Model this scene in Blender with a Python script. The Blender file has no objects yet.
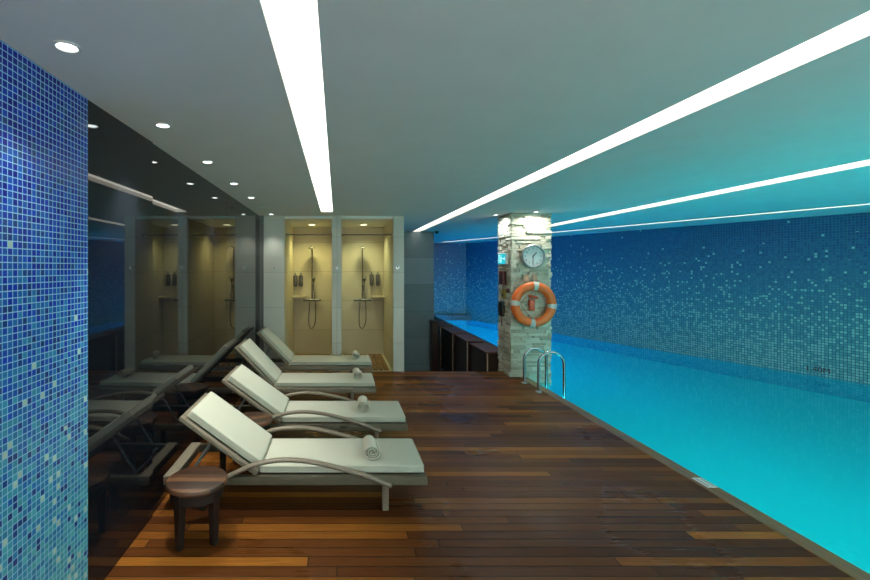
import bpy, bmesh, math, random
from mathutils import Vector, Matrix
random.seed(7)
S = bpy.context.scene
COL = S.collection
PI = math.pi

# ------------------------------------------------------------------ helpers
class MB:
    """collects shapes into one mesh"""
    def __init__(s): s.bm = bmesh.new()
    def box(s, x0, x1, y0, y1, z0, z1, bev=0, seg=2, mat=None):
        r = bmesh.ops.create_cube(s.bm, size=1.0)
        vs = r['verts']
        for v in vs:
            v.co = Vector((x0 + (v.co.x + .5) * (x1 - x0), y0 + (v.co.y + .5) * (y1 - y0), z0 + (v.co.z + .5) * (z1 - z0)))
        es = list({e for v in vs for e in v.link_edges})
        if bev:
            rr = bmesh.ops.bevel(s.bm, geom=es, offset=bev, segments=seg, profile=.5, affect='EDGES')
            vs = list({v for f in rr['faces'] for v in f.verts} | {v for v in vs if v.is_valid})
        if mat is not None:
            for v in vs: v.co = mat @ v.co
        return vs
    def cyl(s, p0, p1, r0, r1=None, n=20, cap=True):
        r1 = r0 if r1 is None else r1
        p0, p1 = Vector(p0), Vector(p1)
        d = p1 - p0
        M = Matrix.Translation((p0 + p1) / 2) @ d.to_track_quat('Z', 'Y').to_matrix().to_4x4()
        bmesh.ops.create_cone(s.bm, cap_ends=cap, segments=n, radius1=r0, radius2=r1, depth=d.length, matrix=M)
    def tube(s, pts, r, n=10, closed=False, ry=None, up=None, cap=True):
        """tube through pts; ry: second half-axis; up: fixed reference axis"""
        ry = ry or r
        pts = [Vector(p) for p in pts]
        rings = []
        N = len(pts)
        prev = None
        for i, p in enumerate(pts):
            a = pts[(i - 1) % N] if (closed or i > 0) else p
            b = pts[(i + 1) % N] if (closed or i < N - 1) else p
            t = (b - a).normalized()
            if up is not None: u = Vector(up)
            elif prev is not None: u = prev
            else: u = Vector((0, 0, 1)) if abs(t.z) < .9 else Vector((1, 0, 0))
            u = (u - t * u.dot(t)).normalized(); prev = u
            w = t.cross(u)
            rings.append([s.bm.verts.new(p + u * math.cos(2 * PI * k / n) * r + w * math.sin(2 * PI * k / n) * ry) for k in range(n)])
        M = N if closed else N - 1
        for i in range(M):
            A, B = rings[i], rings[(i + 1) % N]
            for k in range(n):
                s.bm.faces.new((A[k], A[(k + 1) % n], B[(k + 1) % n], B[k]))
        if not closed and cap:
            s.bm.faces.new(rings[0][::-1]); s.bm.faces.new(rings[-1])
    def lathe(s, prof, c=(0, 0, 0), n=32, M=None):
        """prof [(r,z)...] revolved about z"""
        rings = []
        for r, z in prof:
            rings.append([s.bm.verts.new(Vector((r * math.cos(2 * PI * k / n), r * math.sin(2 * PI * k / n), z))) for k in range(n)] if r > 1e-6 else [s.bm.verts.new(Vector((0, 0, z)))])
        for A, B in zip(rings, rings[1:]):
            for k in range(n):
                a, b = A[k % len(A)], A[(k + 1) % len(A)]
                c_, d = B[(k + 1) % len(B)], B[k % len(B)]
                f = []
                for v in (a, b, c_, d):
                    if v not in f: f.append(v)
                if len(f) > 2: s.bm.faces.new(f)
        T = Matrix.Translation(Vector(c)) @ (M or Matrix())
        for R in rings:
            for v in R: v.co = T @ v.co
    def prism(s, poly, axis, a0, a1):
        """poly of 2-D points extruded along axis 'x','y' or 'z'"""
        def P(p, a): return {'x': (a, p[0], p[1]), 'y': (p[0], a, p[1]), 'z': (p[0], p[1], a)}[axis]
        A = [s.bm.verts.new(P(p, a0)) for p in poly]; B = [s.bm.verts.new(P(p, a1)) for p in poly]
        n = len(poly)
        s.bm.faces.new(A[::-1]); s.bm.faces.new(B)
        for i in range(n): s.bm.faces.new((A[i], A[(i + 1) % n], B[(i + 1) % n], B[i]))
    def quad(s, *p): s.bm.faces.new([s.bm.verts.new(q) for q in p])
    def build(s, name, mat, parent=None, smooth=None, loc=None):
        bmesh.ops.recalc_face_normals(s.bm, faces=s.bm.faces)
        me = bpy.data.meshes.new(name)
        s.bm.to_mesh(me); s.bm.free()
        if smooth is not None:
            for p in me.polygons: p.use_smooth = True
            me.set_sharp_from_angle(angle=math.radians(smooth))
        o = bpy.data.objects.new(name, me); COL.objects.link(o)
        me.materials.append(mat)
        if parent: o.parent = parent
        if loc: o.location = loc
        return o

def tag(o, label, cat, group=None, kind=None):
    o['label'] = label; o['category'] = cat
    if group: o['group'] = group
    if kind: o['kind'] = kind
    return o
def thing(name, label, cat, loc=(0, 0, 0), rz=0, group=None):
    o = bpy.data.objects.new(name, None); COL.objects.link(o)
    o.location = loc; o.rotation_euler = (0, 0, rz); o.empty_display_size = .1
    return tag(o, label, cat, group)
def struct(o): o['kind'] = 'structure'; return o
def dup(root, loc, label, group=None, rz=None):
    r = root.copy(); COL.objects.link(r); r.location = loc; r['label'] = label
    if rz is not None: r.rotation_euler = (0, 0, rz)
    if group: r['group'] = group
    for ch in list(root.children):
        if ch.type == 'LIGHT': continue
        c = ch.copy(); COL.objects.link(c); c.parent = r
        for g in list(ch.children):
            d = g.copy(); COL.objects.link(d); d.parent = c
    return r

# ------------------------------------------------------------------ node helpers
class NT:
    def __init__(s, name):
        s.m = bpy.data.materials.new(name); s.m.use_nodes = True
        s.t = s.m.node_tree; s.t.nodes.clear()
        s.out = s.t.nodes.new('ShaderNodeOutputMaterial')
    def n(s, typ, **kw):
        nd = s.t.nodes.new('ShaderNode' + typ)
        for k, v in kw.items(): setattr(nd, k, v)
        return nd
    def l(s, a, b): s.t.links.new(a, b)
    def put(s, sock, v):
        if hasattr(v, 'is_output'): s.l(v, sock)
        else: sock.default_value = v
    def math(s, op, a, b=None, c=None, clamp=False):
        nd = s.n('Math', operation=op, use_clamp=clamp)
        for i, v in enumerate((a, b, c)):
            if v is not None: s.put(nd.inputs[i], v)
        return nd.outputs[0]
    def mix(s, f, a, b, typ='MIX'):
        nd = s.n('MixRGB', blend_type=typ)
        s.put(nd.inputs[0], f); s.put(nd.inputs[1], a); s.put(nd.inputs[2], b)
        return nd.outputs[0]
    def ramp(s, f, stops, interp='LINEAR'):
        nd = s.n('ValToRGB'); cr = nd.color_ramp; cr.interpolation = interp
        while len(cr.elements) < len(stops): cr.elements.new(.5)
        for e, (p, c) in zip(cr.elements, stops):
            e.position = p; e.color = (*c, 1) if len(c) == 3 else c
        s.put(nd.inputs[0], f); return nd.outputs[0]
    def noise(s, vec, scale, detail=2, rough=.5):
        nd = s.n('TexNoise'); nd.inputs['Scale'].default_value = scale
        nd.inputs['Detail'].default_value = detail; nd.inputs['Roughness'].default_value = rough
        if vec is not None: s.l(vec, nd.inputs['Vector'])
        return nd.outputs[0]
    def white(s, vec):
        nd = s.n('TexWhiteNoise', noise_dimensions='3D'); s.l(vec, nd.inputs['Vector']); return nd.outputs['Value'], nd.outputs['Color']
    def comb(s, x, y, z):
        nd = s.n('CombineXYZ')
        for i, v in enumerate((x, y, z)): s.put(nd.inputs[i], v)
        return nd.outputs[0]
    def sep(s, v):
        nd = s.n('SeparateXYZ'); s.l(v, nd.inputs[0]); return nd.outputs
    def pos(s): return s.n('NewGeometry').outputs['Position']
    def objco(s): return s.n('TexCoord').outputs['Object']
    def bump(s, h, strength=.3, dist=.01):
        nd = s.n('Bump'); nd.inputs['Strength'].default_value = strength; nd.inputs['Distance'].default_value = dist
        s.l(h, nd.inputs['Height']); return nd.outputs[0]
    def bsdf(s, color, rough=.5, metal=0, spec=.5, normal=None, coat=0, coat_rough=.1, ior=None, sheen=0):
        b = s.n('BsdfPrincipled')
        s.put(b.inputs['Base Color'], color if hasattr(color, 'is_output') else ((*color, 1) if len(color) == 3 else color))
        s.put(b.inputs['Roughness'], rough); s.put(b.inputs['Metallic'], metal)
        b.inputs['Specular IOR Level'].default_value = spec
        b.inputs['Coat Weight'].default_value = coat; b.inputs['Coat Roughness'].default_value = coat_rough
        if ior: b.inputs['IOR'].default_value = ior
        if sheen: b.inputs['Sheen Weight'].default_value = sheen
        if normal is not None: s.l(normal, b.inputs['Normal'])
        s.l(b.outputs[0], s.out.inputs[0]); return b

def simple(name, col, rough=.5, metal=0, spec=.5, nscale=40, namt=.12, bump=0, coat=0):
    t = NT(name); co = t.objco()
    nz = t.noise(co, nscale, 3)
    dark = tuple(c * (1 - namt) for c in col); lite = tuple(min(1, c * (1 + namt)) for c in col)
    c = t.ramp(nz, [(.3, dark), (.7, lite)])
    nrm = t.bump(nz, bump, .004) if bump else None
    t.bsdf(c, rough, metal, spec, nrm, coat)
    return t.m
def emit(name, col, k):
    t = NT(name); e = t.n('Emission'); e.inputs[0].default_value = (*col, 1); e.inputs[1].default_value = k
    t.l(e.outputs[0], t.out.inputs[0]); return t.m

def mosaic(name, udir, pitch, ramp, grout, gw, white_lo, white_hi, dark_p, jitter, zlo, zhi, whitecol, rough=.22, darkcol=(.012, .03, .16), vary=.75, pw=3.0):
    """small square glass tiles; the mix of tile colours drifts with height, as it was laid"""
    t = NT(name); P = t.pos()
    d = t.n('VectorMath', operation='DOT_PRODUCT'); t.l(P, d.inputs[0]); d.inputs[1].default_value = udir
    u = t.math('DIVIDE', d.outputs['Value'], pitch)
    z = t.sep(P)[2]; v = t.math('DIVIDE', z, pitch)
    cu, cv = t.math('FLOOR', u), t.math('FLOOR', v)
    cell = t.comb(cu, cv, 3.3); r1, rc = t.white(cell)
    rr = t.sep(rc)
    h = t.math('DIVIDE', t.math('SUBTRACT', z, zlo), zhi - zlo, clamp=True)
    k = t.math('ADD', h, t.math('MULTIPLY', t.math('SUBTRACT', r1, .5), jitter), clamp=True)
    c = t.ramp(k, ramp)
    dm = t.math('LESS_THAN', rr[0], dark_p)
    c = t.mix(dm, c, (*darkcol, 1))
    p = t.math('ADD', white_hi, t.math('MULTIPLY', t.math('POWER', t.math('SUBTRACT', 1, h), pw), white_lo - white_hi))
    wm = t.math('LESS_THAN', rr[1], p)
    c = t.mix(wm, c, (*whitecol, 1))
    # slight value change tile by tile
    c = t.mix(1, c, t.ramp(rr[2], [(0, (vary,) * 3), (1, (1,) * 3)]), 'MULTIPLY')
    fu, fv = t.math('FRACT', u), t.math('FRACT', v)
    e = t.math('MINIMUM', t.math('MINIMUM', fu, t.math('SUBTRACT', 1, fu)), t.math('MINIMUM', fv, t.math('SUBTRACT', 1, fv)))
    g = t.math('LESS_THAN', e, gw)
    c = t.mix(g, c, (*grout, 1))
    ht = t.math('MULTIPLY', t.math('MINIMUM', e, .14), 4)
    nrm = t.bump(ht, .35, .004)
    ro = t.math('ADD', rough, t.math('MULTIPLY', g, .5))
    t.bsdf(c, ro, 0, .5, nrm)
    return t.m

# ------------------------------------------------------------------ materials
def deck_mat():
    t = NT('deck_wood'); P = t.pos(); x, y, z = t.sep(P)
    w = .0915
    v = t.math('DIVIDE', y, w); j = t.math('FLOOR', v)
    off, _ = t.white(t.comb(j, 1.7, 0.3))
    u = t.math('ADD', t.math('DIVIDE', x, 1.9), t.math('MULTIPLY', off, 5))
    i = t.math('FLOOR', u)
    r, rc = t.white(t.comb(i, j, 9.1))
    grain = t.noise(t.comb(t.math('MULTIPLY', x, 2.2), t.math('MULTIPLY', y, 45), r), 1.6, 5, .6)
    k = t.math('ADD', t.math('MULTIPLY', r, .8), t.math('MULTIPLY', t.math('SUBTRACT', grain, .5), .55), clamp=True)
    k = t.math('ADD', k, .02)
    c = t.ramp(k, [(0, (.044, .013, .004)), (.3, (.088, .028, .006)), (.62, (.150, .051, .009)), (.84, (.25, .092, .013)), (1, (.45, .185, .024))])
    fv, fu = t.math('FRACT', v), t.math('FRACT', u)
    e = t.math('MINIMUM', fv, t.math('SUBTRACT', 1, fv))
    eu = t.math('MINIMUM', fu, t.math('SUBTRACT', 1, fu))
    gap = t.math('MAXIMUM', t.math('LESS_THAN', e, .035), t.math('LESS_THAN', eu, .0016))
    c = t.mix(gap, c, (.006, .004, .003, 1))
    patch = t.noise(P, 1.1, 3)
    ro = t.ramp(patch, [(.35, (.17,) * 3), (.65, (.40,) * 3)])
    ro = t.math('ADD', ro, t.math('MULTIPLY', grain, .14))
    hgt = t.math('ADD', t.math('MULTIPLY', t.math('MINIMUM', e, .1), 6), t.math('MULTIPLY', grain, .18))
    t.bsdf(c, ro, 0, .085, t.bump(hgt, .35, .006))
    return t.m
def plain_wood(name, ax, cols, scale=1.0, rough=.35, stripe=None):
    """wood with grain along axis ax (0,1,2) in object space"""
    t = NT(name); co = t.objco(); s = list(t.sep(co))
    m = [t.math('MULTIPLY', s[i], (2.5 if i == ax else 38) * scale) for i in range(3)]
    g = t.noise(t.comb(*m), 1.2, 4, .6)
    if stripe:
        b = t.math('FLOOR', t.math('DIVIDE', s[stripe[0]], stripe[1]))
        r, _ = t.white(t.comb(b, 2.2, 5.1))
        g = t.math('ADD', t.math('MULTIPLY', g, .45), t.math('MULTIPLY', r, .6))
    c = t.ramp(g, [(.25, cols[0]), (.55, cols[1]), (.8, cols[2])])
    t.bsdf(c, rough, 0, .5, t.bump(g, .12, .004))
    return t.m
def weave(name, c0, c1, s=.011):
    t = NT(name); co = t.objco(); x, y, z = t.sep(co)
    a = t.math('SINE', t.math('MULTIPLY', t.math('ADD', x, y), 2 * PI / s / 2))
    b = t.math('SINE', t.math('MULTIPLY', t.math('SUBTRACT', z, t.math('MULTIPLY', y, .0)), 2 * PI / s / 2))
    w = t.math('MULTIPLY', a, b)
    nz = t.noise(co, 30, 2)
    k = t.math('ADD', t.math('MULTIPLY', w, .3), t.math('ADD', t.math('MULTIPLY', nz, .5), .25))
    c = t.ramp(k, [(.1, c0), (.8, c1)])
    t.bsdf(c, .55, 0, .4, t.bump(w, .5, .004))
    return t.m
def tiles(name, ucomp, tw, th, c0, c1, grout, gw=.004, rough=.35, z0=0.0, blk=0):
    """large format tiles; ucomp 0 -> x, 1 -> y"""
    t = NT(name); P = t.pos(); s = t.sep(P)
    u = t.math('DIVIDE', s[ucomp], tw); v = t.math('DIVIDE', t.math('SUBTRACT', s[2], z0), th)
    cu, cv = t.math('FLOOR', u), t.math('FLOOR', v)
    r, _ = t.white(t.comb(cu if not blk else 0.5, cv, 4.2))
    nz = t.noise(P, 9, 4, .6)
    k = t.math('ADD', t.math('MULTIPLY', r, .65), t.math('MULTIPLY', nz, .35))
    c = t.ramp(k, [(.1, c0), (.9, c1)])
    fu, fv = t.math('FRACT', u), t.math('FRACT', v)
    eu = t.math('MULTIPLY', t.math('MINIMUM', fu, t.math('SUBTRACT', 1, fu)), tw)
    ev = t.math('MULTIPLY', t.math('MINIMUM', fv, t.math('SUBTRACT', 1, fv)), th)
    g = t.math('LESS_THAN', t.math('MINIMUM', eu, ev), gw)
    c = t.mix(g, c, (*grout, 1))
    t.bsdf(c, rough, 0, .4, t.bump(nz, .05, .003))
    return t.m

M = {}
M['deck'] = deck_mat()
M['edge'] = plain_wood('edge_board_wood', 1, [(.09, .045, .013), (.19, .10, .03), (.28, .15, .045)], .6, .3)
M['stool'] = plain_wood('stool_wood', 0, [(.020, .008, .004), (.05, .020, .008), (.12, .052, .02)], 1, .45, (1, .05))
M['stool_leg'] = plain_wood('stool_leg_wood', 2, [(.004, .002, .0013), (.008, .003, .002), (.016, .006, .004)], 1, .5)
M['darkwood'] = plain_wood('dark_wood', 2, [(.016, .007, .004), (.032, .013, .007), (.055, .022, .012)], .7, .32)
M['capwood'] = plain_wood('cap_wood', 0, [(.07, .028, .014), (.13, .05, .025), (.18, .07, .035)], .7, .6)
M['palestrip'] = simple('pale_strip', (.45, .33, .22), .4)
M['ceiling'] = simple('ceiling_paint', (.86, .86, .85), .75, spec=.2, nscale=3, namt=.02)
M['recess'] = simple('recess_paint', (.85, .84, .80), .6, nscale=6, namt=.03)
M['glass'] = (lambda t: (t.bsdf((.007, .009, .013), t.ramp(t.noise(t.pos(), .9, 2), [(.3, (.012,) * 3), (.7, (.03,) * 3)]), 0, .5, None, ior=1.47), t.m)[1])(NT('black_glass'))
M['trimdark'] = simple('dark_metal_trim', (.11, .11, .10), .4, nscale=60)
M['tile_left'] = mosaic('blue_mosaic', (0, 1, 0), .0294,
    [(0, (.085, .45, .50)), (.28, (.035, .29, .46)), (.52, (.012, .14, .46)), (.74, (.004, .045, .46)), (1, (.002, .010, .26))],
    (.26, .52, .72), .065, .14, .0, .12, .5, 0, 2.71, (.45, .66, .58), darkcol=(.008, .05, .24))
UR = Vector((-.415, 1, 0)).normalized()
M['tile_right'] = mosaic('pool_wall_mosaic', tuple(UR), .046,
    [(0, (.16, .46, .46)), (.3, (.085, .31, .38)), (.55, (.045, .21, .33)), (.8, (.02, .12, .27)), (1, (.010, .065, .21))],
    (.045, .16, .23), .12, .60, .006, .0, .28, -.1, 2.5, (.29, .58, .56), .3, (.05, .2, .3), .86, 1.7)
M['tile_back'] = mosaic('pool_end_mosaic', (1, 0, 0), .046,
    [(0, (.16, .46, .46)), (.3, (.085, .31, .38)), (.55, (.045, .21, .33)), (.8, (.02, .12, .27)), (1, (.010, .065, .21))],
    (.045, .16, .23), .12, .60, .006, .0, .28, -.1, 2.5, (.29, .58, .56), .3, (.05, .2, .3), .86, 1.7)
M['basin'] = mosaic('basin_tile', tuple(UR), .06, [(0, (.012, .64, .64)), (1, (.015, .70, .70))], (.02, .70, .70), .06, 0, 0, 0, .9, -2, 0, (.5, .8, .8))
M['basin_reflection'] = mosaic('submerged_tile_painted_reflection', tuple(UR), .046, [(0, (.010, .26, .34)), (1, (.012, .34, .42))], (.02, .30, .38), .08, 0, 0, 0, .9, -2, 0, (.5, .8, .8))  # darker tint paints the wall's reflection on the water into the tile
M['shower'] = tiles('shower_tile', 0, 1.2, .615, (.50, .45, .32), (.56, .51, .37), (.30, .27, .18), .004, .4, -.12)
M['shower_side'] = tiles('shower_side_tile', 1, 1.2, .615, (.50, .45, .32), (.56, .51, .37), (.30, .27, .18), .004, .4, -.12)
M['pier'] = tiles('pier_tile', 0, 3.0, .615, (.54, .545, .48), (.61, .615, .54), (.33, .32, .28), .003, .45, -.12)
M['slate'] = tiles('slate_bands', 0, 9.0, .67, (.115, .16, .17), (.20, .255, .265), (.08, .1, .1), .004, .5, .05, 1)
M['ledge'] = simple('ledge_stone', (.16, .19, .20), .7, nscale=22, namt=.45)
M['white_wall'] = simple('rear_wall_paint', (.80, .78, .72), .7, nscale=3, namt=.03)
M['floor_dark'] = simple('lower_floor_stone', (.05, .045, .04), .4, nscale=6, namt=.3)
M['rattan'] = weave('grey_brown_rattan', (.032, .027, .017), (.135, .118, .075), .011)
M['rattan_light'] = weave('light_rattan', (.09, .076, .052), (.225, .195, .14), .012)
M['rattan_dark'] = weave('dark_rattan', (.05, .045, .038), (.13, .12, .10))
M['arm'] = simple('armrest_rattan', (.17, .14, .10), .45, nscale=90, namt=.25, bump=.3)
M['cushion'] = simple('cream_canvas', (.475, .485, .40), .85, spec=.15, nscale=420, namt=.05, bump=.25)
M['piping'] = simple('cushion_piping', (.40, .41, .32), .8, spec=.2, nscale=200)
M['towel'] = simple('towel_terry', (.62, .60, .49), .95, spec=.05, nscale=260, namt=.18, bump=.9)
M['steel'] = simple('polished_steel', (.40, .42, .43), .2, 1, nscale=8, namt=.06)
M['chrome_dull'] = simple('dull_chrome', (.16, .16, .155), .35, .6, nscale=20)
M['dispenser'] = simple('dispenser_grey', (.09, .09, .085), .3, .3, nscale=30)
M['buoy'] = simple('orange_foam', (.80, .145, .018), .42, nscale=14, namt=.1, bump=.08)
M['band'] = simple('reflective_band', (.62, .58, .52), .45, nscale=60)
M['rope'] = simple('orange_rope', (.5, .16, .05), .7, nscale=80)
M['redbox'] = simple('red_plastic', (.62, .085, .02), .4, nscale=20)
M['darkred'] = simple('dark_red_plastic', (.10, .014, .012), .4, nscale=20)
M['white_pl'] = simple('white_plastic', (.75, .75, .73), .4, nscale=20, namt=.03)
M['grey_pl'] = simple('grey_metal_rim', (.30, .32, .31), .35, .4, nscale=20)
M['black_pl'] = simple('black_plastic', (.012, .012, .013), .4, nscale=20)
M['yellow_pl'] = simple('yellow_plastic', (.45, .33, .03), .5, nscale=20)
M['tan'] = simple('tan_plaque', (.62, .40, .26), .5, nscale=20)
M['brown_ink'] = simple('brown_ink', (.06, .018, .015), .5, nscale=20)
M['mat_wood'] = plain_wood('duckboard_wood', 1, [(.10, .05, .015), (.2, .1, .03), (.3, .16, .05)], 1, .4)
M['exit'] = emit('exit_sign_glow', (.02, .52, .62), 1.1)
M['exit_mark'] = emit('exit_sign_mark', (.45, .95, 1), 1.4)
STRIP_E = 3.3
M['strip'] = emit('strip_light_diffuser', (1, .955, .83), STRIP_E)
M['lens'] = emit('downlight_lens', (.93, 1, .98), 9)
M['lens_warm'] = emit('warm_lens', (1, .95, .62), 5)
M['lens_off'] = simple('unlit_lens', (.25, .26, .25), .3, nscale=20)
def stone():
    t = NT('stacked_stone'); g = t.n('NewGeometry'); r = g.outputs['Random Per Island']
    nz = t.noise(t.pos(), 28, 5, .65)
    k = t.math('ADD', t.math('MULTIPLY', r, .6), t.math('MULTIPLY', nz, .45))
    c = t.ramp(k, [(.15, (.36, .33, .24)), (.45, (.55, .52, .40)), (.8, (.72, .69, .56)), (1, (.55, .44, .28))])
    t.bsdf(c, .8, 0, .25, t.bump(nz, .8, .012)); return t.m
M['stone'] = stone()
def water():
    t = NT('pool_water'); P = t.pos()
    nz = t.noise(P, 2.3, 3, .55)
    nb = t.bump(nz, .10, .02)
    tr = t.n('BsdfRefraction'); tr.inputs['Color'].default_value = (.80, .985, .985, 1); tr.inputs['IOR'].default_value = 1.33; tr.inputs['Roughness'].default_value = .02
    t.l(nb, tr.inputs['Normal'])
    gl = t.n('BsdfGlossy'); gl.inputs['Roughness'].default_value = .05; t.l(nb, gl.inputs['Normal']); gl.inputs[0].default_value = (.5, .92, 1, 1)
    fr = t.n('Fresnel'); fr.inputs[0].default_value = 1.33; t.l(nb, fr.inputs['Normal'])
    mx = t.n('MixShader'); t.l(fr.outputs[0], mx.inputs[0]); t.l(tr.outputs[0], mx.inputs[1]); t.l(gl.outputs[0], mx.inputs[2])
    t.l(mx.outputs[0], t.out.inputs[0]); return t.m
M['water'] = water()

# ------------------------------------------------------------------ the room
CZ = 2.71          # ceiling
XL = -1.345        # dark glass plane
YP = 7.92          # front of the shower piers, far end of the deck
XE = 3.13          # pool edge
WZ = -.10          # water level
YN, YF = -1.6, 16.8
def xr(y): return 11.74 - .415 * y          # right (pool) wall

b = MB(); b.box(XL - .3, XE - .13, YN, YP, -.12, 0); struct(b.build('floor', M['deck']))
b = MB(); b.box(XE - .13, XE, YN, YP, -.10, .004, .004, 1); struct(b.build('trim_1', M['edge']))
b = MB(); b.box(XL - .3, XE - .1, YP - .06, YP, -.8, -.12); struct(b.build('trim_2', M['darkwood']))
b = MB(); b.box(-1.6, XE - .1, YP, YF, -.9, -.8); struct(b.build('floor_lower', M['floor_dark']))

# left wall: mosaic first, then a run of black glass panels
b = MB(); b.box(-1.56, -1.341, YN, 2.45, 0, CZ); struct(b.build('wall_left', M['tile_left']))
def panel(y0, y1, ang=0):
    b = MB(); b.box(-.02, 0, 0, y1 - y0 - .004, 0.0, CZ, .001, 1)
    o = b.build('wall_left_panel', M['glass']); o.location = (XL, y0, 0); o.rotation_euler = (0, 0, ang)
    return struct(o)
panel(2.45, 3.30, -.012); panel(3.30, 5.55); panel(5.55, YP - .025)
b = MB(); b.box(-1.6, XL - .035, 2.45, YP, 0, CZ); struct(b.build('wall_left_backing', M['trimdark']))
b = MB(); b.box(XL - .02, -1.275, YP - .025, YP + .05, 0, CZ); struct(b.build('trim_3', M['trimdark']))
b = MB(); b.box(-1.6, xr(YN) + .2, YN - .1, YN, -1.6, CZ); struct(b.build('wall_front', M['white_wall']))

# showers
YS = 9.6
b = MB(); b.box(-1.275, -.92, YP, YS, 0, CZ); struct(b.build('wall_shower_left', M['pier']))
b = MB(); b.box(-.087, .077, YP, YS, 0, CZ); struct(b.build('wall_shower_divider', M['pier']))
b = MB(); b.box(.983, 1.166, YP, YS + .15, -.8, CZ); struct(b.build('wall_shower_right', M['pier']))
b = MB(); b.box(-1.222, .983, YS, YS + .15, -.8, CZ); struct(b.build('wall_shower_back', M['shower']))
b = MB(); b.box(-.916, -.087, YP + .02, YS, CZ - .05, CZ - .002); b.bm.free
struct(b.build('ceiling_shower_left', M['recess']))
b = MB(); b.box(.077, .979, YP + .02, YS, CZ - .05, CZ - .002); struct(b.build('ceiling_shower_right', M['recess']))
b = MB()
b.box(-.92, -.915, YP + .03, YS, .0, CZ - .05); struct(b.build('wall_shower_lining', M['shower_side']))
b = MB(); b.box(-.092, -.087, YP + .03, YS, .0, CZ - .05); struct(b.build('wall_shower_lining', M['shower_side']))
b = MB(); b.box(.077, .082, YP + .03, YS, .0, CZ - .05); struct(b.build('wall_shower_lining', M['shower_side']))
b = MB(); b.box(.978, .983, YP + .03, YS, .0, CZ - .05); struct(b.build('wall_shower_lining', M['shower_side']))
b = MB(); b.box(-.92, -.087, YP, YS, -.14, -.02); struct(b.build('floor_shower_left', M['shower']))
b = MB(); b.box(.077, .983, YP, YS, -.14, -.02); struct(b.build('floor_shower_right', M['shower']))

# slate wall past the showers, its soffit, pool end wall
b = MB(); b.box(.9, 2.43, 11.4, 11.75, -.8, CZ); struct(b.build('wall_slate', M['slate']))
b = MB(); b.box(.9, 2.28, 11.75, YF, -.8, CZ); struct(b.build('wall_corridor', M['tile_back']))
b = MB(); b.box(.9, xr(YF) + .25, YF, YF + .2, -1.6, CZ); struct(b.build('wall_back', M['tile_back']))
b = MB(); b.prism([(xr(YN), YN), (xr(YF + .2), YF + .2), (xr(YF + .2) + .25, YF + .2), (xr(YN) + .25, YN)], 'z', WZ - .06, CZ); struct(b.build('wall_right', M['tile_right']))
b = MB(); b.box(2.28, xr(YF - .3), YF - .25, YF, WZ - .1, .10, .01, 1); struct(b.build('trim_4', M['ledge']))   # low stone ledge at the far end of the pool
# pool basin and water
b = MB()
b.quad((XE, YN, -1.5), (xr(YN), YN, -1.5), (xr(YF), YF, -1.5), (XE, YF, -1.5))
b.quad((XE, YN, -1.5), (XE, YF, -1.5), (XE, YF, -.1), (XE, YN, -.1))
b.quad((XE, YF - .001, -1.5), (xr(YF), YF - .001, -1.5), (xr(YF), YF - .001, WZ - .05), (XE, YF - .001, WZ - .05))
b.quad((XE, YN + .001, -1.5), (xr(YN), YN + .001, -1.5), (xr(YN), YN + .001, WZ - .05), (XE, YN + .001, WZ - .05))
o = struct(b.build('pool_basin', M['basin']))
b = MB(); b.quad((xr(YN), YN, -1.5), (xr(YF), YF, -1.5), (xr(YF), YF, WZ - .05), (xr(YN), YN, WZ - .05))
struct(b.build('wall_pool_submerged', M['basin_reflection']))
b = MB(); b.quad((XE + .001, YN, WZ), (xr(YN), YN, WZ), (xr(YF), YF, WZ), (XE + .001, YF, WZ))
o = b.build('pool_water', M['water'])
if o.data.polygons[0].normal.z < 0: o.data.flip_normals()
tag(o, 'turquoise still water filling the swimming pool', 'water', kind='stuff')
# wooden parapet that carries on along the pool past the deck
b = MB(); b.box(3.02, XE, 8.2, YF, -.8, .28, .006, 1); struct(b.build('wall_pool_edge', M['darkwood']))

# ceiling with openings for the strips and downlights
STRIPS = [[(-.262, -1.2), (-.068, -1.2), (-.068, 7.41), (-.262, 7.41)],
          [(1.885, -1.2), (2.085, -1.2), (2.085, 11.38), (1.885, 11.38)],
          [(4.47, -1.2), (4.72, -1.2), (4.72, 9.9), (4.47, 9.9)]]
def s4(y): return 7.58 - .4 * (y - 6.47)
STRIPS.append([(s4(-1.2) - .075, -1.2), (s4(-1.2) + .075, -1.2), (s4(16.1) + .075, 16.1), (s4(16.1) - .075, 16.1)])
DOWN = [(-1.11, y) for y in (1.87, 2.90, 3.90, 4.90, 5.88, 6.85, 7.80 - .12)] + [(2.72, 7.80), (3.22, 7.36)]
bm = bmesh.new()
def loop(pts):
    vs = [bm.verts.new((x, y, CZ)) for x, y in pts]
    return [bm.edges.new((vs[i], vs[(i + 1) % len(vs)])) for i in range(len(vs))]
E = loop([(-1.6, YN - .1), (xr(YN) + .3, YN - .1), (xr(YF + .2) + .3, YF + .2), (-1.6, YF + .2)])
for s_ in STRIPS: E += loop(s_)
for x, y in DOWN: E += loop([(x + .05 * math.cos(2 * PI * k / 20), y + .05 * math.sin(2 * PI * k / 20)) for k in range(20)])
bmesh.ops.triangle_fill(bm, use_beauty=True, use_dissolve=False, edges=E)
for f in bm.faces:
    if f.normal.z > 0: f.normal_flip()
me = bpy.data.meshes.new('ceiling'); bm.to_mesh(me); bm.free(); me.materials.append(M['ceiling'])
o = bpy.data.objects.new('ceiling', me); COL.objects.link(o); struct(o)

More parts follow.
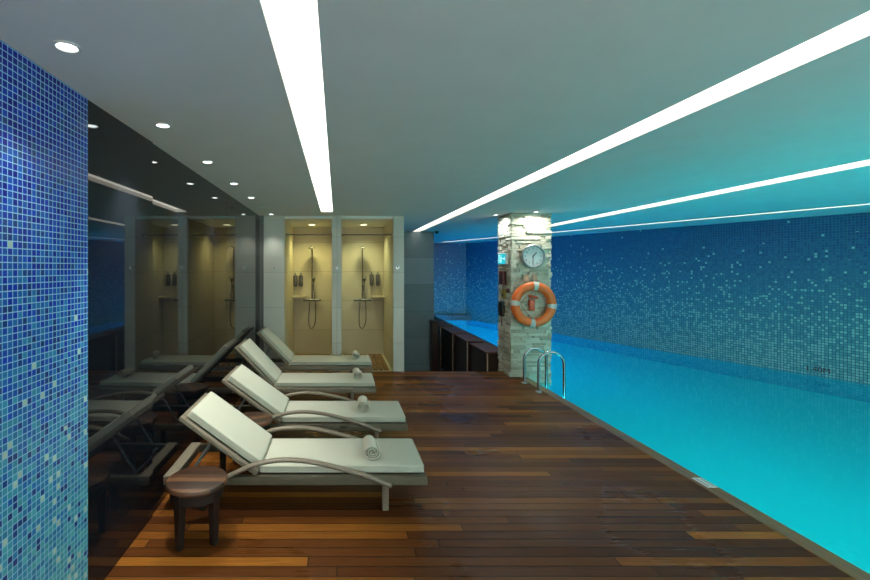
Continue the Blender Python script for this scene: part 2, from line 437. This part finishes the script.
SL = ['wide recessed strip light above the deck, ending just before the showers',
      'long recessed strip light over the deck edge, running back to the grey slate wall',
      'recessed strip light over the pool that stops short behind the stone column',
      'thin outermost strip light in the ceiling, running alongside the blue pool wall']
for pts, lab in zip(STRIPS, SL):
    cx = sum(p[0] for p in pts) / 4; cy = sum(p[1] for p in pts) / 4
    t = thing('ceiling_strip_light', lab, 'light', (cx, cy, CZ), 0, 'recessed strip lights')
    L = [(p[0] - cx, p[1] - cy) for p in pts]
    b = MB(); D = .045
    for i in range(4):
        p, q = L[i], L[(i + 1) % 4]
        b.quad((p[0], p[1], 0), (q[0], q[1], 0), (q[0], q[1], D), (p[0], p[1], D))
    b.build('housing', M['recess'], t)
    b = MB(); b.prism(L, 'z', D, D + .01); b.build('diffuser', M['strip'], t)

# ------------------------------------------------------------------ downlights
def spot(loc, e, col, size=math.radians(80), blend=.6, rad=.03, rot=(0, 0, 0)):
    l = bpy.data.lights.new('downlight_lamp', 'SPOT'); l.energy = e; l.color = col; l.spot_size = size; l.spot_blend = blend; l.shadow_soft_size = rad
    o = bpy.data.objects.new('downlight_lamp', l); COL.objects.link(o); o.location = loc; o.rotation_euler = rot
    return o
def downlight(x, y, lab, lit=True, z=CZ, lens='lens', r=.040, group='recessed ceiling downlights'):
    t = thing('ceiling_downlight', lab, 'light', (x, y, z), 0, group)
    b = MB(); b.lathe([(r + .013, 0), (r + .013, -.005), (r + .004, -.007), (r, -.004), (r - .004, .02), (r - .004, .03)], n=28); b.build('trim_ring', M['white_pl'], t, 50)
    b = MB(); b.lathe([(0, -.004), (r - .008, -.003), (r - .006, .004), (r - .006, .024), (0, .024)], n=24); b.build('lens', M[lens] if lit else M['lens_off'], t, 50)
    return t
DL = ['lit downlight above the blue mosaic wall, nearest the viewer in its row',
      'lit downlight just past the end of the blue mosaic wall, second in its row',
      'lit downlight above the black glass wall, third counting from the viewer',
      'lit downlight above the black glass wall, fourth counting from the viewer',
      'lit downlight above the black glass wall, fifth, next before the unlit one',
      'dark unlit downlight above the black glass wall, just before the shower piers',
      'lit downlight in front of the left shower pier, last of its row',
      'small lit downlight beside the left face of the stone column',
      'downlight right in front of the clock face of the stone column']
for i, ((x, y), lab) in enumerate(zip(DOWN, DL)):
    downlight(x, y, lab, lit=(i != 5))
    if i < 7 and i != 5: spot((x, y, CZ - .012), (24, 165, 112, 95, 95, 0, 20)[i], (1, .985, .88), math.radians(74), .6)
spot((2.72, 7.80, CZ - .012), 42, (.80, .93, 1), math.radians(160), .5, .05)
spot((3.22, 7.36, CZ - .012), 58, (1, .98, .92), math.radians(165), .5, .05)
for x, w in ((-.50, 'left'), (.53, 'right')):
    downlight(x, 9.05, 'round warm downlight in the ceiling of the %s shower stall' % w, True, CZ - .05, 'lens_warm', .075, 'shower downlights')
    spot((x, 9.05, CZ - .07), 74, (1, .93, .38) if x < 0 else (.95, .97, .48), math.radians(140), .9, .09)

# ------------------------------------------------------------------ stone column
def column():
    b = MB(); rnd = random.Random(3)
    X0, X1, Y0, Y1 = 2.885, 3.53, 7.53, 8.10
    b.box(X0 + .02, X1 - .02, Y0 + .02, Y1 - .02, -1.5, CZ)
    z = -.3
    while z < CZ - .005:
        h = min(rnd.choice((.028, .035, .045, .055, .065)), CZ - z)
        for side in range(4):
            a0, a1 = ((X0, X1) if side in (0, 2) else (Y0, Y1))
            a = a0 - .01
            while a < a1:
                L = rnd.uniform(.08, .30); e = min(a + L, a1 + .01)
                if a1 - e < .05: e = a1 + .01
                d = rnd.uniform(-.010, .028); g = .006
                if side == 0: b.box(a, e - g, Y0 - d, Y0 + .03, z, z + h - g)
                elif side == 2: b.box(a, e - g, Y1 - .03, Y1 + d, z, z + h - g)
                elif side == 1: b.box(X1 - .03, X1 + d, a, e - g, z, z + h - g)
                else: b.box(X0 - d, X0 + .03, a, e - g, z, z + h - g)
                a = e
        z += h
    return struct(b.build('stone_column', M['stone']))
column()
YC = 7.505   # front face of the stone

# clock
def text_mesh(s, size, extrude=.001):
    c = bpy.data.curves.new('t', 'FONT'); c.body = s; c.size = size; c.extrude = extrude; c.align_x = 'CENTER'; c.align_y = 'CENTER'
    o = bpy.data.objects.new('t', c); COL.objects.link(o)
    dg = bpy.context.evaluated_depsgraph_get(); dg.update()
    me = bpy.data.meshes.new_from_object(o.evaluated_get(dg))
    bpy.data.objects.remove(o); return me
RX = Matrix.Rotation(PI / 2, 4, 'X')      # xy-plane drawing -> facing -Y
ck = thing('wall_clock', 'round white clock with thick grey rim, hung high on the stone column', 'clock', (3.215, YC - .012, 1.992))
b = MB(); b.lathe([(0, .0), (.192, .0), (.198, .02), (.196, .05), (.180, .062), (.166, .055), (.163, .030)], n=56, M=RX); b.build('rim', M['grey_pl'], ck, 40)
b = MB(); b.lathe([(0, .032), (.164, .032), (.164, .026), (0, .026)], n=56, M=RX); b.build('dial', M['white_pl'], ck)
b = MB()
for k in range(12):
    me = text_mesh(str(k or 12), .042)
    a = 2 * PI * k / 12
    T = RX @ Matrix.Translation((.128 * math.sin(a), .128 * math.cos(a), .034))
    me.transform(T); b.bm.from_mesh(me); bpy.data.meshes.remove(me)
for k in range(60):
    a = 2 * PI * k / 60
    b.box(-.0012, .0012, .152, .160, .032, .0335, mat=RX @ Matrix.Rotation(-a, 4, 'Z'))
b.build('numerals', M['black_pl'], ck)
def hand(L, w, ang, z, name):
    b = MB(); b.box(-w, w, -.025, L, z, z + .002, mat=RX @ Matrix.Rotation(-math.radians(ang), 4, 'Z')); b.build(name, M['black_pl'], ck)
hand(.085, .007, 42, .037, 'hour_hand'); hand(.125, .005, 183, .040, 'minute_hand')

# lifebuoy
lb = thing('lifebuoy', 'orange lifebuoy ring with pale bands hung on the stone column', 'lifebuoy', (3.205, YC - .085, 1.205))
b = MB(); R0, rr_ = .30, .072
prof = [(R0 + rr_ * math.cos(2 * PI * k / 16), rr_ * .85 * math.sin(2 * PI * k / 16)) for k in range(17)]
b.lathe(prof, n=56, M=RX); bmesh.ops.remove_doubles(b.bm, verts=b.bm.verts, dist=1e-5); b.build('ring', M['buoy'], lb, 60)
for k in range(4):
    a = math.radians(-5 + 90 * k)
    b = MB(); n = 5; w = .075
    rings = []
    for q in range(n):
        an = a + (q / (n - 1) - .5) * w / R0
        rings.append([b.bm.verts.new(RX @ Vector(((R0 + (rr_ + .003) * math.cos(2 * PI * j / 16)) * math.cos(an), (R0 + (rr_ + .003) * math.cos(2 * PI * j / 16)) * math.sin(an), (rr_ * .85 + .003) * math.sin(2 * PI * j / 16)))) for j in range(16)])
    for A, B in zip(rings, rings[1:]):
        for j in range(16): b.bm.faces.new((A[j], A[(j + 1) % 16], B[(j + 1) % 16], B[j]))
    b.build('band', M['band'], lb, 60)
b = MB(); pts = []
for k in range(49):
    a = math.radians(-5) + 2 * PI * k / 48
    sag = abs(math.sin(2 * (a - math.radians(-5))))
    r = R0 - rr_ - .004 - .045 * sag
    pts.append((r * math.cos(a), -.03, r * math.sin(a)))
b.tube(pts[:-1], .005, 6, closed=True); b.build('grab_rope', M['rope'], lb, 60)
hk = thing('rescue_line_holder', 'small red holder with a hanging tab inside the lifebuoy ring', 'holder', (3.205, YC - .008, 1.27))
b = MB(); b.box(-.075, .075, -.085, 0, -.022, .022, .018, 3, Matrix.Translation((.01, 0, .055)) @ Matrix.Rotation(math.radians(14), 4, 'Y')); b.build('bracket', M['redbox'], hk, 40)
b = MB(); b.box(-.055, .035, -.06, 0, -.17, .015, .016, 3); b.build('holder_body', M['redbox'], hk, 40)
b = MB(); b.tube([(-.085, -.07, .06), (-.12, -.075, .075), (-.16, -.07, .06), (-.2, -.06, .02)], .008, 6); b.build('cord', M['white_pl'], hk, 60)
for dx, lab in ((-.075, 'pale tan plaque under the clock, the one farther from the pool'), (.075, 'pale tan plaque under the clock, the one nearer the pool')):
    b = MB(); b.box(-.042, .042, -.012, 0, -.055, .055, .004, 1)
    o = b.build('small_plaque', M['tan'], None); o.location = (3.185 + dx, YC - .014, 1.64); tag(o, lab, 'plaque', 'tan plaques under the clock')
# fittings on the side face of the column that looks at the deck
XF = 2.865
ex = thing('exit_sign', 'glowing turquoise emergency exit sign on the side of the stone column', 'sign', (XF - .015, 7.80, 1.965))
b = MB(); b.box(-.03, .015, -.19, .17, -.105, .085, .004, 1); b.build('sign_case', M['white_pl'], ex)
b = MB(); b.box(-.034, -.030, -.178, .158, -.095, .075); b.build('sign_face', M['exit'], ex)
b = MB(); xm = -.0365        # running figure, arrow and doorway
def sq(y0, y1, z0, z1): b.box(xm, -.034, y0, y1, z0, z1)
sq(.06, .075, -.07, .05); sq(.06, .13, .045, .055); sq(.12, .13, -.07, .05)
sq(-.005, .025, -.03, .025); sq(0, .02, .033, .053); sq(-.03, -.005, .0, .012); sq(-.015, .0, -.075, -.03); sq(.02, .04, -.07, -.028)
sq(-.145, -.06, -.016, .004); b.prism([(-.145, -.04), (-.145, .028), (-.165, -.006)], 'x', xm, -.034)
b.build('pictogram', M['exit_mark'], ex)
def sidebox(name, lab, cat, y, z, hy, hz, dep, m):
    t = thing(name, lab, cat, (XF + .008, y, z))
    b = MB(); b.box(-dep, 0, -hy, hy, -hz, hz, .006, 2); b.build('case', m, t, 40); return t
t = sidebox('alarm_box', 'dark red wall box below the exit sign on the stone column', 'alarm box', 7.82, 1.63, .10, .115, .06, M['darkred'])
b = MB(); b.box(-.064, -.060, -.05, .05, -.05, .05); b.build('front_plate', M['black_pl'], t)
t = sidebox('yellow_tag', 'small yellow notice tag between the red box and the black handset', 'tag', 7.83, 1.36, .07, .07, .02, M['yellow_pl'])
b = MB(); b.box(-.024, -.02, -.03, .05, -.05, .0); b.build('dark_print', M['black_pl'], t)
t = sidebox('wall_phone', 'black wall phone handset hanging low on the column side', 'phone', 7.84, 1.10, .055, .13, .05, M['black_pl'])
b = MB(); b.tube([(-.07, .0, .12), (-.085, 0, .05), (-.085, 0, -.05), (-.07, 0, -.12)], .018, 8); b.build('handset', M['black_pl'], t, 60)
b = MB(); b.tube([(-.03, 0, -.13), (-.03, .01, -.2), (-.03, .02, -.27), (-.03, .0, -.3)], .006, 6); b.build('cord', M['black_pl'], t, 60)
b = MB(); b.lathe([(0, 0), (.035, 0), (.035, .03), (.02, .045), (0, .048)], n=20, M=Matrix.Rotation(-PI / 2, 4, 'Y'))
o = b.build('push_button', M['darkred'], None, 40); o.location = (XF + .005, 7.60, 1.42); tag(o, 'small round dark button at the column corner left of the lifebuoy', 'button')

# security camera by the slate wall
t = thing('security_camera', 'tiny black dome camera on the ceiling by the slate wall corner', 'camera', (2.46, 11.2, CZ))
b = MB(); b.lathe([(0, 0), (.055, 0), (.055, -.02), (.05, -.025)], n=20); b.build('base', M['black_pl'], t, 40)
b = MB(); b.lathe([(.045, -.022), (.042, -.045), (.025, -.065), (0, -.07)], n=20); b.build('dome', M['black_pl'], t, 60)

# ladder
ld = thing('pool_ladder', 'polished steel pool ladder with two hooped handrails beside the column', 'ladder', (2.93, 6.86, 0))
def hoop(y, x0, x1, top):
    R = (x1 - x0) / 2; pts = [(x0, y, .0), (x0, y, .1)]
    for k in range(13):
        a = PI - PI * k / 12; pts.append(((x0 + x1) / 2 + R * math.cos(a), y, top - .17 + .17 * math.sin(a)))
    pts += [(x1, y, 0), (x1, y, -.5), (x1, y, -1.1)]
    b = MB(); b.tube(pts, .022, 12, up=(0, 1, 0)); o = b.build('handrail', M['steel'], ld, 60)
    b = MB(); b.lathe([(.026, .018), (.032, .016), (.048, .005), (.05, 0)], (x0, y, .004), 24); b.build('base_flange', M['steel'], ld, 60)
hoop(-.26, -.005, .365, .575); hoop(.26, 0, .345, .54)
for z in (-.35, -.65, -.95):
    b = MB(); b.box(.31, .40, -.25, .25, z - .012, z + .012, .006, 1); b.build('tread', M['steel'], ld)

# drain plate in the edge
t = thing('drain_plate', 'small pale slotted drain plate set in the deck edge beside the pool', 'drain plate', (3.07, 3.80, .0045))
b = MB(); b.box(-.042, .042, -.085, .085, 0, .006, .002, 1); b.build('plate', M['white_pl'], t)
for dx in (-.02, .02):
    b = MB(); b.box(dx - .006, dx + .006, -.065, .065, .006, .0072); b.build('slot', M['grey_pl'], t)

# depth marking
me = text_mesh('1.40M', .13, .002)
yw = 7.975
ang = math.atan2(UR.y, UR.x)
o = bpy.data.objects.new('depth_mark', me); COL.objects.link(o); me.materials.append(M['brown_ink'])
o.matrix_world = Matrix.Translation((xr(yw) - .004, yw, .015)) @ Matrix.Rotation(ang + PI, 4, 'Z') @ RX
tag(o, 'small brown depth marking 1.40M low on the pool wall just above the water', 'marking')

# ------------------------------------------------------------------ wooden plinths beyond the deck
PL = ['dark wooden plinth against the stone column, nearest of the row past the deck',
      'dark wooden plinth second behind the stone column, along the pool edge',
      'dark wooden plinth in the middle of the row along the pool edge',
      'dark wooden plinth fourth behind the stone column, near the slate wall']
for y, lab in zip((8.16, 9.41, 10.61, 11.83), PL):
    t = thing('wooden_plinth', lab, 'plinth', (2.855, y, -.8), 0, 'wooden plinths beyond the deck')
    b = MB(); b.box(-.17, .163, 0, .92, 0, 1.07, .004, 1); b.build('body', M['darkwood'], t)
    b = MB(); b.box(-.20, .16, -.03, .95, 1.07, 1.10, .005, 1); b.build('cap_board', M['capwood'], t)
    b = MB(); b.box(-.17, -.148, -.012, 0, 0, 1.07); b.build('edge_strip', M['palestrip'], t)
t = thing('wooden_screen', 'tallest dark wooden block standing against the end of the slate wall', 'screen', (2.45, 11.1, -.8), 0)
b = MB(); b.box(-.13, .03, 0, .28, 0, 1.28, .004, 1); b.build('body', M['darkwood'], t)
b = MB(); b.box(-.15, .05, -.02, .29, 1.28, 1.31, .004, 1); b.build('cap_board', M['darkwood'], t)

# ------------------------------------------------------------------ shower fittings
def shower(x, w):
    t = thing('shower_set', 'wall-mounted chrome shower with rail, hand spray and hose in the %s stall' % w, 'shower', (x, YS - .002, 0), 0, 'shower sets')
    b = MB(); b.tube([(0, -.055, 1.13), (0, -.055, 2.18), (0, -.07, 2.235), (0, -.12, 2.25), (0, -.26, 2.25)], .013, 10, up=(1, 0, 0)); b.build('riser_pipe', M['chrome_dull'], t, 60)
    b = MB(); b.lathe([(0, 2.25), (.02, 2.245), (.025, 2.225), (.080, 2.215), (.084, 2.205), (0, 2.203)], (0, -.26, 0), 28); b.build('shower_head', M['chrome_dull'], t, 40)
    b = MB(); b.cyl((-.14, -.055, 1.13), (.14, -.055, 1.13), .024, n=16); b.build('mixer_bar', M['chrome_dull'], t, 40)
    for sx in (-1, 1):
        b = MB(); b.cyl((sx * .14, -.055, 1.13), (sx * .185, -.055, 1.13), .028, .025, 14); b.build('knob', M['chrome_dull'], t, 40)
        b = MB(); b.cyl((sx * .075, 0, 1.13), (sx * .075, -.055, 1.13), .022, n=14); b.build('inlet', M['chrome_dull'], t, 40)
    b = MB(); b.cyl((0, 0, 2.05), (0, -.055, 2.05), .012, n=10); b.build('wall_bracket', M['chrome_dull'], t, 40)
    b = MB(); b.cyl((.03, -.08, 1.32), (.035, -.085, 1.52), .012, .014, 12); b.cyl((.035, -.075, 1.52), (.038, -.135, 1.60), .02, .042, 16); h = b.build('hand_spray', M['chrome_dull'], t, 40)
    b = MB(); b.cyl((0, -.055, 1.42), (.035, -.085, 1.42), .018, n=10); b.build('slider', M['chrome_dull'], t, 40)
    pts = []
    for k in range(25):
        a = k / 24
        pts.append((-.06 + .0 * a if False else (-.05 + .10 * a) + .07 * math.sin(PI * a) * math.cos(PI * a) * -1.3, -.06 - .02 * math.sin(PI * a), 1.10 - .66 * math.sin(PI * a) ** .8 + .2 * a))
    b = MB(); b.tube(pts, .009, 8); b.build('hose', M['chrome_dull'], t, 60)
    # soap dispensers and corner shelf
shower(-.52, 'left'); shower(.535, 'right')
def dispenser(x, z, lab):
    t = thing('soap_dispenser', lab, 'dispenser', (x, YS, z), 0, 'shower soap dispensers')
    b = MB(); b.box(-.042, .042, -.085, 0, -.10, .13, .02, 3); b.build('bottle', M['dispenser'], t, 40)
    b = MB(); b.cyl((0, -.045, .13), (0, -.045, .165), .012, n=12); b.build('pump_neck', M['chrome_dull'], t, 40)
    b = MB(); b.box(-.014, .014, -.11, -.03, .162, .178, .005, 1); b.build('pump_head', M['chrome_dull'], t)
    b = MB(); b.box(-.036, .036, -.09, -.02, -.115, -.10, .004, 1); b.build('bracket', M['chrome_dull'], t)
dispenser(-.875, 1.52, 'grey soap dispenser in the left shower stall, nearer the side wall')
dispenser(-.755, 1.52, 'grey soap dispenser in the left shower stall, nearer the shower rail')
dispenser(.725, 1.54, 'grey soap dispenser in the right shower stall, nearer the shower rail')
dispenser(.855, 1.54, 'grey soap dispenser in the right shower stall, nearer the side wall')
for x, sx, w in ((-.915, 1, 'left'), (.978, -1, 'right')):
    b = MB()
    pts = [(0, 0), (sx * .26, 0)] + [(sx * .26 * math.cos(a * PI / 16), -.26 * math.sin(a * PI / 16)) for a in range(1, 8)] + [(0, -.26)]
    b.prism(pts, 'z', -.015, .015)
    o = b.build('corner_shelf', M['shower']); o.location = (x, YS, 1.20); tag(o, 'beige tiled corner shelf below the dispensers in the %s stall' % w, 'shelf', 'shower corner shelves')
    xa, xb = (-.915, -.092) if sx > 0 else (.082, .978)
    t = thing('curtain_rod', 'thin chrome rod spanning the top of the %s shower stall' % w, 'rod', ((xa + xb) / 2, 8.2, 2.40), 0, 'shower rods')
    h = (xb - xa) / 2
    b = MB(); b.cyl((-h + .004, 0, 0), (h - .004, 0, 0), .012, n=12); b.build('rod', M['chrome_dull'], t, 40)
    for s in (-1, 1):
        b = MB(); b.cyl((s * (h - .012), 0, 0), (s * h, 0, 0), .028, n=16); b.build('end_flange', M['chrome_dull'], t, 40)
    t = thing('duckboard', 'slatted wooden duckboard on the floor of the %s shower stall' % w, 'duckboard', ((xa + xb) / 2, 8.75, -.02), 0, 'shower duckboards')
    for k in range(8):
        xx = -h + .05 + (2 * h - .1) * (k + .5) / 8
        b = MB(); b.box(xx - .042, xx + .042, -.72, .72, .015, .035, .003, 1); b.build('slat', M['mat_wood'], t)
    for yy in (-.5, .5):
        b = MB(); b.box(-h + .05, h - .05, yy - .02, yy + .02, 0, .015); b.build('crossbar', M['mat_wood'], t)
def robe_hook(x, z, lab, big=1):
    t = thing('robe_hook', lab, 'hook', (x, YP, z), 0, 'robe hooks')
    b = MB(); b.lathe([(0, 0), (.024 * big, 0), (.024 * big, .008), (0, .009)], n=18, M=RX); b.build('back_plate', M['steel'], t, 40)
    b = MB(); b.tube([(0, -.005, 0), (0, -.045, -.005), (0, -.055, .02), (0, -.05, .035)], .008 * big, 8, up=(1, 0, 0)); b.build('peg', M['steel'], t, 60)
robe_hook(-1.085, 1.80, 'small hook on the left pier beside the black glass wall', .8)
robe_hook(-.004, 1.80, 'small hook on the narrow pier between both showers', .7)
robe_hook(1.055, 1.81, 'bright chrome hook on the right-hand shower pier', 1.3)

# ------------------------------------------------------------------ stools
def make_stool(loc, lab, rz=0):
    t = thing('side_table', lab, 'side table', loc, rz, 'round wooden side tables')
    b = MB(); b.lathe([(0, .355), (.17, .355), (.192, .362), (.200, .372), (.200, .388), (.194, .397), (.186, .400), (0, .400)], n=48); b.build('table_top', M['stool'], t, 35)
    b = MB(); b.lathe([(.150, .29), (.172, .29), (.172, .356), (.150, .356), (.150, .29)], n=40); b.build('apron', M['stool_leg'], t, 35)
    for k in range(4):
        a = math.radians(-118 + 90 * k)
        T = Matrix.Rotation(a, 4, 'Z')
        b = MB()
        vs = b.box(.118, .176, -.029, .029, 0, .355)
        for v in vs:
            if v.co.z < .1: v.co = Vector((.15 + (v.co.x - .147) * .72, v.co.y * .72, 0))
        bmesh.ops.bevel(b.bm, geom=list(b.bm.edges), offset=.004, segments=1, affect='EDGES')
        b.bm.transform(T); b.build('leg', M['stool_leg'], t)
    return t
st = make_stool((-.934, 3.035, 0), 'round dark wooden side table in front of the nearest lounger', 0)
dup(st, (-.80, 4.25, 0), 'round wooden side table between the nearest lounger and the second one', rz=.5)
dup(st, (-.96, 5.38, 0), 'round wooden side table tucked between the second and third loungers', rz=1.0)

# ------------------------------------------------------------------ sun loungers
def rbox(b, x0, x1, y0, y1, z0, z1, r, seg=4, M_=None): b.box(x0, x1, y0, y1, z0, z1, r, seg, M_)
W = .66            # frame width, y 0..W
HZ = .262   # hinge height
def make_lounger(loc, lab, arms=True, light=False, th=36, HX=-.60):
    BM = Matrix.Translation((HX, 0, HZ)) @ Matrix.Rotation(math.radians(th), 4, 'Y') @ Matrix.Scale(-1, 4, (1, 0, 0))   # local +x runs up the backrest
    fm = M['rattan_light'] if light else M['rattan']
    t = thing('sun_lounger', lab, 'sun lounger', loc, 0, 'sun loungers along the black glass wall')
    # base frame: woven rails on the long sides, foot end and head end, slatted bed
    b = MB()
    rbox(b, -1.28, .67, 0, .05, .19, .258, .012, 2); rbox(b, -1.28, .67, W - .05, W, .19, .258, .012, 2)
    rbox(b, .62, .67, .045, W - .045, .19, .258, .012, 2)
    b.box(-.62, .63, .04, W - .04, .225, .250)
    b.build('base_frame', fm, t, 40)
    b = MB(); rbox(b, -1.285, -1.20, .0, W, .19, .262, .008, 2); b.build('head_rail', M['rattan_light'], t, 40)
    for x, y in ((.36, .03), (.36, W - .03), (-1.0, .03), (-1.0, W - .03)):
        b = MB(); b.box(x - .024, x + .024, y - .022, y + .022, 0, .195, .006, 1); b.build('leg', M['arm'] if x > 0 else M['stool_leg'], t)
    # backrest frame
    b = MB()
    for (x0, x1, y0, y1) in ((0, .71, 0, .05), (0, .71, W - .05, W), (.655, .71, .04, W - .04), (0, .05, .04, W - .04)):
        b.box(x0, x1, y0, y1, -.004, .030, .008, 2, BM)
    b.build('backrest_frame', M['rattan_light'], t, 40)
    b = MB(); b.box(.04, .67, .04, W - .04, .006, .018, mat=BM); b.build('backrest_panel', M['rattan_dark'], t)
    for y in (.13, W - .13):
        p = BM @ Vector((.42, y, -.002))
        b = MB(); b.tube([p, (-1.12, y, .23)], .009, 8); b.build('support_strut', M['grey_pl'], t, 60)
    b = MB(); b.cyl((-1.12, .03, .228), (-1.12, W - .03, .228), .01, n=10); b.build('support_bar', M['grey_pl'], t, 60)
    # cushions
    def cushion(name, x0, x1, y0, y1, z0, z1, Mx=None):
        b = MB(); rbox(b, x0, x1, y0, y1, z0, z1, .018, 4, Mx)
        o = b.build(name, M['cushion'], t, 50)
        for zz in (z0 + .010, z1 - .010):
            e = .0035; pts = []
            c = .016
            for (cx, cy, a0) in ((x1 - c, y1 - c, 0), (x0 + c, y1 - c, 90), (x0 + c, y0 + c, 180), (x1 - c, y0 + c, 270)):
                for q in range(5):
                    a = math.radians(a0 + 90 * q / 4); pts.append(Vector((cx + (c - .001) * math.cos(a), cy + (c - .001) * math.sin(a), zz)))
            if Mx is not None: pts = [Mx @ p for p in pts]
            b = MB(); b.tube(pts, e, 6, closed=True); b.build('piping', M['piping'], o, 60)
    cushion('seat_cushion', HX + .015, .655, .055, W - .05, .258, .318)
    cushion('back_cushion', .015, .675, .055, W - .05, .030, .090, BM)
    if arms:
        for y in (-.012, W + .012):
            pts = []
            ctrl = [(-.80, .268), (-.70, .315), (-.58, .36), (-.46, .383), (-.33, .388), (-.18, .372), (-.02, .338), (.13, .296), (.26, .252), (.36, .212), (.40, .200)]
            for (x, z) in ctrl: pts.append((x, y, z))
            # smooth
            sm = []
            for i in range(len(pts) - 1):
                p0, p1, p2, p3 = (Vector(pts[max(0, i - 1)]), Vector(pts[i]), Vector(pts[i + 1]), Vector(pts[min(len(pts) - 1, i + 2)]))
                for q in range(4):
                    s = q / 4
                    sm.append(.5 * ((2 * p1) + (p2 - p0) * s + (2 * p0 - 5 * p1 + 4 * p2 - p3) * s * s + (3 * p1 - p0 - 3 * p2 + p3) * s ** 3))
            sm.append(Vector(pts[-1]))
            b = MB(); b.tube(sm, .026, 12, ry=.017, up=(0, 1, 0)); b.build('armrest', M['arm'], t, 60)
    return t
L1 = make_lounger((0, 3.36, 0), 'sun lounger nearest the viewer, arched rattan arms, behind the front side table')
dup(L1, (.03, 4.48, 0), 'second sun lounger from the viewer, last one with arched arms')
L3 = make_lounger((-.165, 5.84, 0), 'third sun lounger from the viewer, without arms, before the farthest one', False, True, 46, -.665)
dup(L3, (-.11, 7.14, 0), 'farthest sun lounger, without arms, right in front of the showers')

# ------------------------------------------------------------------ rolled towels
def make_towel(loc, lab, R=.066, L=.235, rz=0, seed=0):
    rnd = random.Random(seed); turns = 2.9; n = 110; th = .0095
    outer, inner = [], []
    for k in range(n + 1):
        a = 2 * PI * turns * k / n; r = .010 + (R - .010) * k / n
        a2 = a + rnd.uniform(-.01, .01) + .6
        outer.append((r * math.cos(a2), r * .95 * math.sin(a2))); inner.append(((r - th) * math.cos(a2) if r > th else 0.0, (r - th) * .95 * math.sin(a2) if r > th else 0.0))
    b = MB(); ys = [0, .006, L * .33, L * .66, L - .006, L]
    grid = []
    for q, y in enumerate(ys):
        e = .94 if q in (0, len(ys) - 1) else 1
        yy = [y + (rnd.uniform(-.002, .002) if q in (0, len(ys) - 1) else 0) for _ in range(n + 1)]
        O = [b.bm.verts.new((p[0] * (1 + (e - 1) * .5), yy[i], p[1] * (1 + (e - 1) * .5) + R * .95)) for i, p in enumerate(outer)]
        I = [b.bm.verts.new((p[0], yy[i], p[1] + R * .95)) for i, p in enumerate(inner)]
        grid.append((O, I))
    for (O, I), (O2, I2) in zip(grid, grid[1:]):
        for i in range(n):
            b.bm.faces.new((O[i], O[i + 1], O2[i + 1], O2[i])); b.bm.faces.new((I[i + 1], I[i], I2[i], I2[i + 1]))
        b.bm.faces.new((O[0], O2[0], I2[0], I[0])); b.bm.faces.new((O[n], I[n], I2[n], O2[n]))
    for O, I in (grid[0], grid[-1]):
        for i in range(n): b.bm.faces.new((O[i], I[i], I[i + 1], O[i + 1]))
    o = b.build('rolled_towel', M['towel'], None, 50); o.location = loc; o.rotation_euler = (0, 0, rz)
    return tag(o, lab, 'towel', 'rolled towels on the loungers')
TZ = .3185
make_towel((.272, 3.50, TZ), 'rolled white towel on the nearest lounger with arched arms', rz=.03, seed=1)
make_towel((.268, 4.66, TZ), 'rolled white towel on the second lounger with arched arms', rz=-.05, seed=2)
make_towel((.278, 6.03, TZ), 'rolled white towel on the armless lounger before the farthest', rz=.05, seed=3)
make_towel((.305, 7.34, TZ), 'rolled white towel on the farthest lounger by the showers', rz=.0, seed=4)

# ------------------------------------------------------------------ underwater lamps along the deck side of the pool, then added fill lamps
def area(loc, rot, sx, sy, e, col):
    l = bpy.data.lights.new('pool_or_fill_lamp', 'AREA'); l.shape = 'RECTANGLE'; l.size = sx; l.size_y = sy; l.energy = e; l.color = col
    o = bpy.data.objects.new('pool_or_fill_lamp', l); COL.objects.link(o); o.location = loc; o.rotation_euler = rot
    return o
# local -Z of the lamp is turned to +X (a little down)
RP = (0, math.radians(-99), 0)
area((XE + .03, 1.2, -.30), RP, .25, 5.2, 48, (.0, .96, .93))
area((XE + .03, 5.6, -.30), RP, .25, 3.2, 29, (0, .80, 1))
area((XE + .03, 10.0, -.30), RP, .25, 3.4, 60, (.0, .50, 1))
area((XE + .03, 14.4, -.30), RP, .25, 4.4, 120, (.0, .36, 1))

area((8.6, YN + .04, -.75), (math.radians(90), 0, 0), 6.0, .5, 165, (0, .97, .94))  # added unseen lamp at the near end, brightens the right side of the water
# added fill lamps: wash the unseen rear wall so its bounce brightens the ceiling
area((1.0, YN + .55, CZ - .02), (math.radians(-38), 0, 0), 4.6, .12, 262, (.90, 1, 1))
area((6.5, YN + .55, CZ - .02), (math.radians(-38), 0, 0), 5.5, .12, 262, (.90, 1, 1))
# ------------------------------------------------------------------ world, camera, view
w = bpy.data.worlds.new('World'); S.world = w; w.use_nodes = True
w.node_tree.nodes['Background'].inputs[0].default_value = (.02, .025, .03, 1); w.node_tree.nodes['Background'].inputs[1].default_value = .3
cam = bpy.data.cameras.new('Camera'); co = bpy.data.objects.new('Camera', cam); COL.objects.link(co)
co.location = (0, 0, 1.8); co.rotation_euler = (PI / 2, 0, 0)
cam.sensor_width = 36; cam.lens = 455 * 36 / 870
cam.shift_x = (435 - 337) / 870; cam.shift_y = -(290 - 268) / 870
cam.clip_start = .02
S.camera = co
S.view_settings.view_transform = 'Standard'; S.view_settings.look = 'None'; S.view_settings.gamma = 1; S.view_settings.exposure = 0
S.view_settings.use_curve_mapping = False
S.cycles.use_denoising = True
S.cycles.max_bounces = 10; S.cycles.diffuse_bounces = 5; S.cycles.transparent_max_bounces = 12
S.cycles.sample_clamp_indirect = 4
